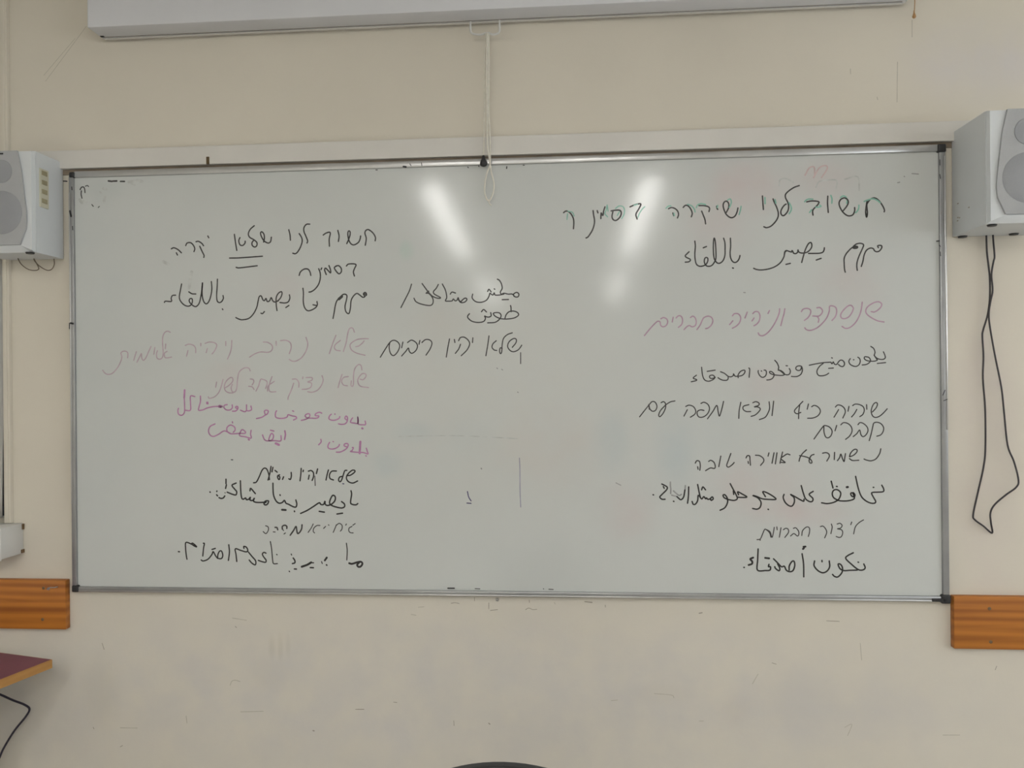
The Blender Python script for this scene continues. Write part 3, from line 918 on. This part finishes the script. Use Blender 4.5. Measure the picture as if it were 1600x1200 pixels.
# ------------------------------------------------------------------ speakers
def speaker(x0, x1, z0, z1, yf, label, side, feet, group):
    xm = (x0+x1)/2; w = x1-x0; h = z1-z0
    t = thing('loudspeaker', (xm, 0, z0), label, 'speaker')
    ch, cz = w*.19, h*.06
    bm = bmesh.new(); yb = -.003
    F = [(x0, yf+.012, z1), (x1, yf+.012, z1), (x1, yf+.012, z0), (x1-ch*.5, yf+.012, z0), (x0+ch*.5, yf+.012, z0), (x0, yf+.012, z0)]
    B = [(p[0], yb, p[2]) for p in F]
    prism(bm, F, B)
    obj('cabinet', bm, SPKW, t)
    # front bezel with sloping lower corners and rounded edges
    bm = bmesh.new()
    F2 = [(x0+.004, yf, z1-.003), (x1-.004, yf, z1-.003), (x1-.004, yf, z0+.004), (x1-ch, yf, z0+cz), (x0+ch, yf, z0+cz), (x0+.004, yf, z0+.004)]
    B2 = [(x0+.001, yf+.0115, z1), (x1-.001, yf+.0115, z1), (x1-.001, yf+.0115, z0), (x1-ch*.5, yf+.0115, z0), (x0+ch*.5, yf+.0115, z0), (x0+.001, yf+.0115, z0)]
    prism(bm, F2, B2); obj('front_baffle', bm, SPKW, t)
    # grille: waisted outline
    pr = [(.235, .992), (.17, .80), (.095, .40), (.088, .30), (.10, .22), (.20, .068)]
    left = [(x0+w*a, z0+h*b) for a, b in pr]; right = [(x1-w*a, z0+h*b) for a, b in pr]
    poly = left + right[::-1]
    bm = bmesh.new(); prism(bm, [(a, yf-.006, b) for a, b in poly], [(a, yf-.0005, b) for a, b in poly])
    gr = obj('grille', bm, GRILLE, t)
    for nm, r, cz_ in (('woofer', w*.345, z0+h*.385), ('tweeter', w*.185, z0+h*.79)):
        bm = bmesh.new(); lathe(bm, [(r, yf-.0062), (r*.97, yf-.0075), (r*.5, yf-.0085), (.001, yf-.0088)], (xm, 0, cz_), 'y', 40)
        obj(nm, bm, CONE, t, smooth=True)
    bm = bmesh.new(); box(bm, (xm-.004, yf-.0075, z1-.012), (xm+.006, yf-.006, z1-.008)); obj('badge', bm, BLACKP, t)
    for px, py in feet:
        p = atz(px, py, z0)
        bm = bmesh.new(); lathe(bm, [(.010, -.004), (.0115, 0)], (p.x, p.y, z0), 'z', 20); obj('rubber_foot', bm, BLACKP, t)
    return t
yl = -.128; yr = -.180
aL = at(52, 393, yl); bL = at(52, 234, yl)
spl = speaker(aL.x-.170, aL.x, aL.z, bL.z, yl, 'white loudspeaker left of the whiteboard, cream socket strip on its side', 1, [(47, 394.5), (87, 407)], 's')
aR = at(1545.5, 348, yr); bR = at(1545.5, 171, yr)
spr = speaker(aR.x, aR.x+.178, aR.z, bR.z, yr, 'white loudspeaker right of the whiteboard, above the long black cable loop', -1, [(1504, 369), (1550, 351), (1584, 365)], 's')
# socket strip on the side of the left speaker
X = aL.x
a = atx(61, 268, X); b = atx(75, 328, X); a.z = atx(68, 265, X).z; b.z = atx(68, 325, X).z
bm = bmesh.new(); box(bm, (X-.001, a.y, a.z), (X+.003, b.y, b.z), .001); pl = obj('socket_strip', bm, PLATE, spl)
n = 4
for k in range(n):
    za = a.z + (b.z-a.z)*(k+.12)/n*0.96 - .002; zb = a.z + (b.z-a.z)*(k+.62)/n*.96 - .002
    bm = bmesh.new(); box(bm, (X+.0025, a.y+.006, za), (X+.0042, b.y-.007, zb), .0008); obj('socket', bm, SLOT, pl)
# paint chips on the right speaker's side
bm = bmesh.new()
for px, py in ((1497, 340), (1499.5, 340.3), (1496.5, 345), (1514, 324), (1497, 318)):
    p = atx(px, py, aR.x); box(bm, p+Vector((-.0008, -.003, -.0012)), p+Vector((.0005, .003, .0012)))
obj('paint_chips', bm, SCUFF, spr, kind='stuff')
# cables under the speakers
def cable(name, pts, r, m, label, y=-.015, cat='cable', parent=None, closed=False):
    P = catmull([at(px, py, yy if yy is not None else y) for px, py, *q in pts for yy in [q[0] if q else None]], 6)
    bm = bmesh.new(); tube(bm, P, r, 8); return obj(name, bm, m, parent, label, cat if not parent else None, smooth=True)
k = 1/2.307
c1 = [(210,60),(211,90),(213,130),(219,180),(223,220),(223,290),(215,350),(199,405),(196,430),(200,500),(198,580),(206,690),(207,830),(200,900),(180,990),(163,1070),(170,1090),(200,1112),
      (231,1137),(227,1100),(225,1065),(240,1035),(280,1000),(318,972),(326,945),(310,880),(287,820),(274,700),(264,610),(240,490),(222,385),(220,340),(226,300),(233,262),(229,205),(236,160),(240,140),(236,90),(234,60)]
cable('speaker_cable', [(1450+a*k, 340+b*k, -.012 if i < 19 else -.017) for i, (a, b) in enumerate(c1)], .0023, CABLE, 'long thin black cable hanging in a narrow loop on the wall below the right speaker')
k = 1/5.455
c2 = [(145,985),(180,1050),(240,1095),(300,1105),(330,1090),(312,1045),(288,1005),(300,1030),(340,1070),(400,1103),(440,1095),(462,1055),(460,1005)]
cable('speaker_cable', [(a*k, 220+b*k) for a, b in c2], .0014, BRCABLE, 'short thin brown cable looping just under the left speaker', y=-.03)

# ------------------------------------------------------------------ cable duct and wall box at the left edge
dl = at(9.5, 600).x; dr = at(20, 650).x
du = thing('cable_duct', (dl, 0, ozb), 'cream vertical cable duct on the wall at the left edge, behind the left speaker', 'cable duct')
zb_ = at(20, 817).z
bm = bmesh.new(); box(bm, (dl, 0, zb_+.001), (dr, -.012, ZC-.002), .001); obj('duct_body', bm, WALL, du)
bm = bmesh.new(); box(bm, (dl+.006, -.0118, zb_+.002), (dr-.006, -.0145, ZC-.003), .0008); obj('duct_cover', bm, WALL, du)
bk = at(37, 817, 0); bb = at(36, 864, 0); fy = at(37, 817).x
yfr = atx(2, 825, bk.x).y
sbx = thing('wall_box', (bk.x-.06, 0, bb.z), 'white boxy plastic socket housing on the wall at the left edge, above the wooden rail', 'socket box')
bm = bmesh.new(); box(bm, (bk.x-.13, 0, bb.z), (bk.x, yfr, bk.z), .003, 2); obj('housing', bm, WHITEP, sbx, smooth=True)
bm = bmesh.new(); box(bm, (bk.x-.135, yfr-.004, bb.z-.003), (bk.x+.001, yfr-.0002, bk.z+.003), .0015); obj('front_plate', bm, WHITEP, sbx)
bm = bmesh.new(); box(bm, (bk.x, -.001, bb.z+.002), (bk.x+.003, -.012, bb.z+.012)); box(bm, (bk.x, -.001, bk.z-.018), (bk.x+.003, -.008, bk.z-.002)); obj('clip', bm, SCREWM, sbx, kind='stuff')

# ------------------------------------------------------------------ projection screen case
pz = at(163, 62, -.010).z; pxl = at(163, 62, -.010).x; pxr = at(1412, 1, -.010).x
ps = thing('projection_screen', (0, 0, pz), 'long white roller projection screen case mounted high above the whiteboard', 'projection screen')
yfc = -.085
bm = bmesh.new(); box(bm, (pxl, -.010, pz), (pxr, yfc, pz+.125), .003, 2); obj('case', bm, HOUSE, ps, smooth=True)
bm = bmesh.new(); box(bm, (pxl+.006, -.012, pz-.0035), (pxr-.006, -.020, pz-.0002), .001); obj('bottom_bar', bm, TRIMM, ps)
bm = bmesh.new(); box(bm, (pxl+.010, -.024, pz-.0008), (pxr-.010, -.0262, pz-.0002)); obj('slot', bm, SCUFF, ps)
for x in (pxl, pxr):
    s = -1 if x == pxl else 1
    bm = bmesh.new(); box(bm, (x, -.008, pz+.002), (x+s*.003, yfc+.003, pz+.123), .001); obj('end_cap', bm, SPKW, ps)
    bm = bmesh.new(); box(bm, (x+s*.003, -.001, pz+.05), (x+s*.016, -.05, pz+.062)); box(bm, (x+s*.003, 0, pz+.035), (x+s*.016, -.004, pz+.10)); obj('wall_bracket', bm, SCREWM, ps)
bm = bmesh.new()
for px, py in ((153, 51), (157, 59), (161, 60)):
    p = at(px, py, -.03); p.z = pz; p.x = max(p.x, pxl+.004)
    box(bm, p+Vector((-.002, -.004, -.0012)), p+Vector((.003, .004, .001)))
obj('end_screw', bm, BLACKP, ps)
yh = -.028
bm = bmesh.new()
tube(bm, catmull([at(735, 34, yh), at(735, 44, yh), at(736.5, 51, yh), at(742, 53.5, yh), at(752, 54, yh), at(758, 52, yh), at(764, 52, yh), at(770, 54, yh), at(777, 52.5, yh), at(780.5, 49, yh), at(780.5, 40, yh), at(780.5, 32, yh)], 4), .0028, 8)
obj('pull_handle', bm, WHITEP, ps, smooth=True)

# pull cord
pc = thing('pull_cord', at(760, 250, yh), 'off-white looped pull cord hanging from the screen case down over the top of the whiteboard', 'cord')
yc = -.030
def strand(pts, r=.0021, m=CORD, nm='cord_strand'):
    bm = bmesh.new(); tube(bm, catmull([at(a, b, q[0] if q else yc) for a, b, *q in pts], 5), r, 8); obj(nm, bm, m, pc, smooth=True)
strand([(759, 52), (757.5, 100), (757, 160), (756.5, 200), (755.5, 243)])
strand([(761, 51, -.033), (760.5, 120, -.034), (761, 180, -.034), (761.5, 225, -.034), (765, 250, -.034), (766, 262, -.034)])
strand([(763, 52), (763.5, 110), (763, 170), (765, 205), (766, 240), (765.5, 262)])
strand([(766, 258, -.031), (761, 270, -.030), (758, 285, -.028), (757.5, 302, -.028), (763.5, 314, -.028), (770, 303, -.03), (772, 288, -.03), (769, 274, -.032), (766, 260, -.033)], .0021, nm='cord_loop')
strand([(763, 312, -.026), (765, 318, -.026), (768, 321, -.026)], .0013, nm='cord_end')
kp = at(755.5, 252, yc-.004)
bm = bmesh.new(); lathe(bm, [(.0025, .016), (.0045, .012), (.0055, .006), (.0095, -.003), (.0100, -.008), (.0075, -.0125), (.003, -.0145)], kp, 'z', 20); obj('knob', bm, BLACKP, pc, smooth=True)
bm = bmesh.new(); q = at(766, 261, -.034); lathe(bm, [(.001, .005), (.0032, .003), (.0036, 0), (.0032, -.003), (.001, -.005)], q, 'z', 12); obj('knot', bm, CORD, pc, smooth=True)

# small brown peg on the white strip
p = at(325, 251, -.016)
bm = bmesh.new(); box(bm, p+Vector((-.0042, -.003, -.0105)), p+Vector((.0042, .002, .0105)), .0008)
obj('wooden_peg', bm, BROWN, label='small dark brown peg on the white strip above the board, left part', cat='peg')
# tan cord end at upper right
hc = thing('hanging_cord', at(1427.5, 28, -.02), 'tan cord end with a drop-shaped tip hanging at the top right of the wall', 'cord')
top = at(1429.5, 0, -.02); top.z = ZC-.001
bm = bmesh.new(); tube(bm, [top, at(1429.5, 0, -.02), at(1429, 14, -.02), at(1428.5, 20, -.02)], .0012, 8); obj('cord', bm, TAN, hc)
bm = bmesh.new(); lathe(bm, [(.0012, .013), (.002, .006), (.004, 0), (.0048, -.004), (.003, -.007)], at(1428.3, 24, -.02), 'z', 14); obj('cord_tip', bm, TAN, hc, smooth=True)

# ------------------------------------------------------------------ wooden wall rails
def rail_thing(xa, xb, z0, z1, label, screws):
    t = thing('wooden_rail', ((xa+xb)/2, 0, z0), label, 'wooden rail')
    bm = bmesh.new(); box(bm, (xa, 0, z0), (xb, -.021, z1), .0022, 2); obj('plank', bm, PINE, t, smooth=True)
    for px, py in screws:
        p = at(px, py, -.021)
        bm = bmesh.new(); lathe(bm, [(.0045, .001), (.0045, -.0004), (.003, -.0012), (.0005, -.0012)], p, 'y', 14); s_ = obj('screw', bm, SCREWM, t)
    return t
yr_ = -.021
p0 = at(1490.5, 932, yr_); p1 = at(1490.5, 1014, yr_)
rail_thing(p0.x, XR-.01, p1.z, p0.z, 'varnished pine rail on the wall at the right, below and right of the whiteboard', [(1546, 951), (1548, 1003)])
q0 = at(102, 907, yr_); q1 = at(102, 984, yr_)
rl = rail_thing(XL+.01, q0.x, q1.z, q0.z, 'varnished pine rail on the wall at the left, above the purple table', [(68, 919), (66.5, 968)])
hk = [(73, 921), (76, 918.5), (80, 918), (85, 918), (90, 917)]
bm = bmesh.new(); tube(bm, catmull([at(a, b, -.025) for a, b in hk], 4), .0016, 8); lathe(bm, [(.0035, .004), (.0042, 0), (.003, -.002)], at(75.5, 920, -.022), 'y', 14)
obj('bent_hook', bm, STEEL, rl, label='shiny bent metal hook', smooth=True)

# ------------------------------------------------------------------ table at lower left
TZ = .74
A = atz(82, 1030, TZ); Bq = atz(0, 1062, TZ)
dirv = (Bq-A); dirv.z = 0; dirv.normalize()
if dirv.y > 0: dirv = -dirv
perp = Vector((-abs(dirv.y), dirv.x*(-1 if dirv.y < 0 else 1), 0)); perp = Vector((dirv.y, -dirv.x, 0))
if perp.x > 0: perp = -perp
print('TABLE', A, Bq, dirv, perp)
tb = thing('table', (A.x, A.y, 0), 'table with a purple laminate top and light wooden edge at the lower left', 'table')
TL_, TW_ = 0.70, 0.48
def tp(u, v, z): return A + dirv*u + perp*v + Vector((0, 0, z-TZ))
def slab(bm, u0, u1, v0, v1, z0, z1, bev=0):
    t = bmesh.new(); prism(t, [tp(u0, v0, z0), tp(u1, v0, z0), tp(u1, v1, z0), tp(u0, v1, z0)], [tp(u0, v0, z1), tp(u1, v0, z1), tp(u1, v1, z1), tp(u0, v1, z1)])
    if bev:
        bmesh.ops.recalc_face_normals(t, faces=t.faces[:]); bmesh.ops.bevel(t, geom=t.edges[:], offset=bev, segments=2, affect='EDGES')
    merge(bm, t)
th = .024
bm = bmesh.new(); slab(bm, .003, TL_-.003, .003, TW_-.003, TZ-th+.001, TZ); obj('tabletop', bm, PURPLE, tb)
bm = bmesh.new()
slab(bm, 0, TL_, 0, .0035, TZ-th, TZ-.0004, .001); slab(bm, 0, TL_, TW_-.0035, TW_, TZ-th, TZ-.0004, .001)
slab(bm, 0, .0035, .0035, TW_-.0035, TZ-th, TZ-.0004, .001); slab(bm, TL_-.0035, TL_, .0035, TW_-.0035, TZ-th, TZ-.0004, .001)
obj('edge_band', bm, EDGE, tb)
bm = bmesh.new(); slab(bm, .05, TL_-.05, .16, .18, TZ-.07, TZ-th-.0005); slab(bm, .05, TL_-.05, TW_-.07, TW_-.05, TZ-.07, TZ-th-.0005)
slab(bm, .05, .07, .18, TW_-.07, TZ-.07, TZ-th-.0005); slab(bm, TL_-.07, TL_-.05, .18, TW_-.07, TZ-.07, TZ-th-.0005); obj('apron', bm, STEEL, tb)
for u in (.055, TL_-.055):
    for v in (.165, TW_-.06):
        bm = bmesh.new(); c = tp(u, v, 0); tube(bm, [c, c+Vector((0, 0, TZ-.071))], .0125, 12); obj('leg', bm, STEEL, tb, smooth=True)
pts = [(-60, 1060), (-25, 1075), (0, 1085), (20, 1094), (38, 1101), (46, 1108), (40, 1120), (23, 1141), (8, 1165), (0, 1182), (-12, 1215), (-15, 1260)]
cable('table_cable', pts, .0030, mat('dark_blue_cable', (.03, .025, .045), .5, var=.1), 'dark cable hanging below the purple table at the lower left', y=-.028)

# ------------------------------------------------------------------ chair in front of the board (only the top of its back is in view)
cy = CAM.y + 1.22
tc_ = at(787, 1193.8, cy)
ch = thing('chair', (tc_.x, cy, 0), 'black chair whose curved backrest top shows at the bottom edge of the photo', 'chair')
R_ = .31; wv = .21
prof = [(x, tc_.z - (R_ - math.sqrt(max(R_*R_-x*x, 0)))) for x in [wv*(-1+2*i/24) for i in range(25)]]
bot = [(wv*(1-2*i/24)*.92, tc_.z-.34) for i in range(25)]
poly = prof + bot
bm = bmesh.new(); prism(bm, [(tc_.x+a, cy-.012, b) for a, b in poly], [(tc_.x+a, cy+.012, b) for a, b in poly])
bo = obj('backrest', bm, CHAIRM, ch); md = bo.modifiers.new('bev', 'BEVEL'); md.width = .006; md.segments = 3; md.limit_method = 'ANGLE'
sz = .45
bm = bmesh.new(); box(bm, (tc_.x-.21, cy-.03, sz-.03), (tc_.x+.21, cy-.45, sz+.012), .012, 3); obj('seat', bm, CHAIRM, ch, smooth=True)
for s in (-1, 1):
    bm = bmesh.new(); tube(bm, catmull([(tc_.x+s*.17, cy+.02, tc_.z-.20), (tc_.x+s*.17, cy+.02, sz), (tc_.x+s*.18, cy+.04, 0)], 5), .011, 10); obj('leg', bm, STEEL, ch, smooth=True)
    bm = bmesh.new(); tube(bm, [(tc_.x+s*.17, cy-.40, sz-.031), (tc_.x+s*.18, cy-.43, 0)], .011, 10); obj('leg', bm, STEEL, ch, smooth=True)
    bm = bmesh.new(); tube(bm, [(tc_.x+s*.17, cy+.02, sz-.04), (tc_.x+s*.17, cy-.40, sz-.04)], .009, 10); obj('seat_rail', bm, STEEL, ch, smooth=True)

# ------------------------------------------------------------------ ceiling lamps (reflected in the board)
ROWS = {'left': ((2.35, -.80, -.93), (6.3, -.95, -1.03)), 'right': ((2.35, .475, .525), (6.1, .55, .60))}
for side, rr in ROWS.items():
    for rowname, (d0, xa, xb) in zip(('front', 'rear'), rr):
        P0 = Vector((xa, -d0, 0)); P1 = Vector((xb, -d0-2.42, 0)); D = (P1-P0).normalized(); N = Vector((-D.y, D.x, 0))
        def lbox(bm, u0, u1, w, z0, z1, bev):
            t = bmesh.new(); box(t, (-w, u0, z0), (w, u1, z1), bev)
            for v in t.verts: v.co = P0 + N*v.co.x + D*v.co.y + Vector((0, 0, v.co.z))
            merge(bm, t)
        for k in (0, 1):
            u = k*1.22; m = P0 + D*(u+.6)
            t = thing('ceiling_lamp', (m.x, m.y, ZC), 'fluorescent ceiling lamp, %s lamp of the %s pair in the %s row' % ('nearer' if k == 0 else 'farther', rowname, side), 'ceiling lamp', 'ceiling lamps')
            bm = bmesh.new(); lbox(bm, u, u+1.2, .085, ZC-.045, ZC-.001, .004); obj('lamp_body', bm, WHITEP, t)
            bm = bmesh.new(); lbox(bm, u+.015, u+1.185, .052, ZC-.09, ZC-.0455, .01); obj('diffuser', bm, GLOW, t)
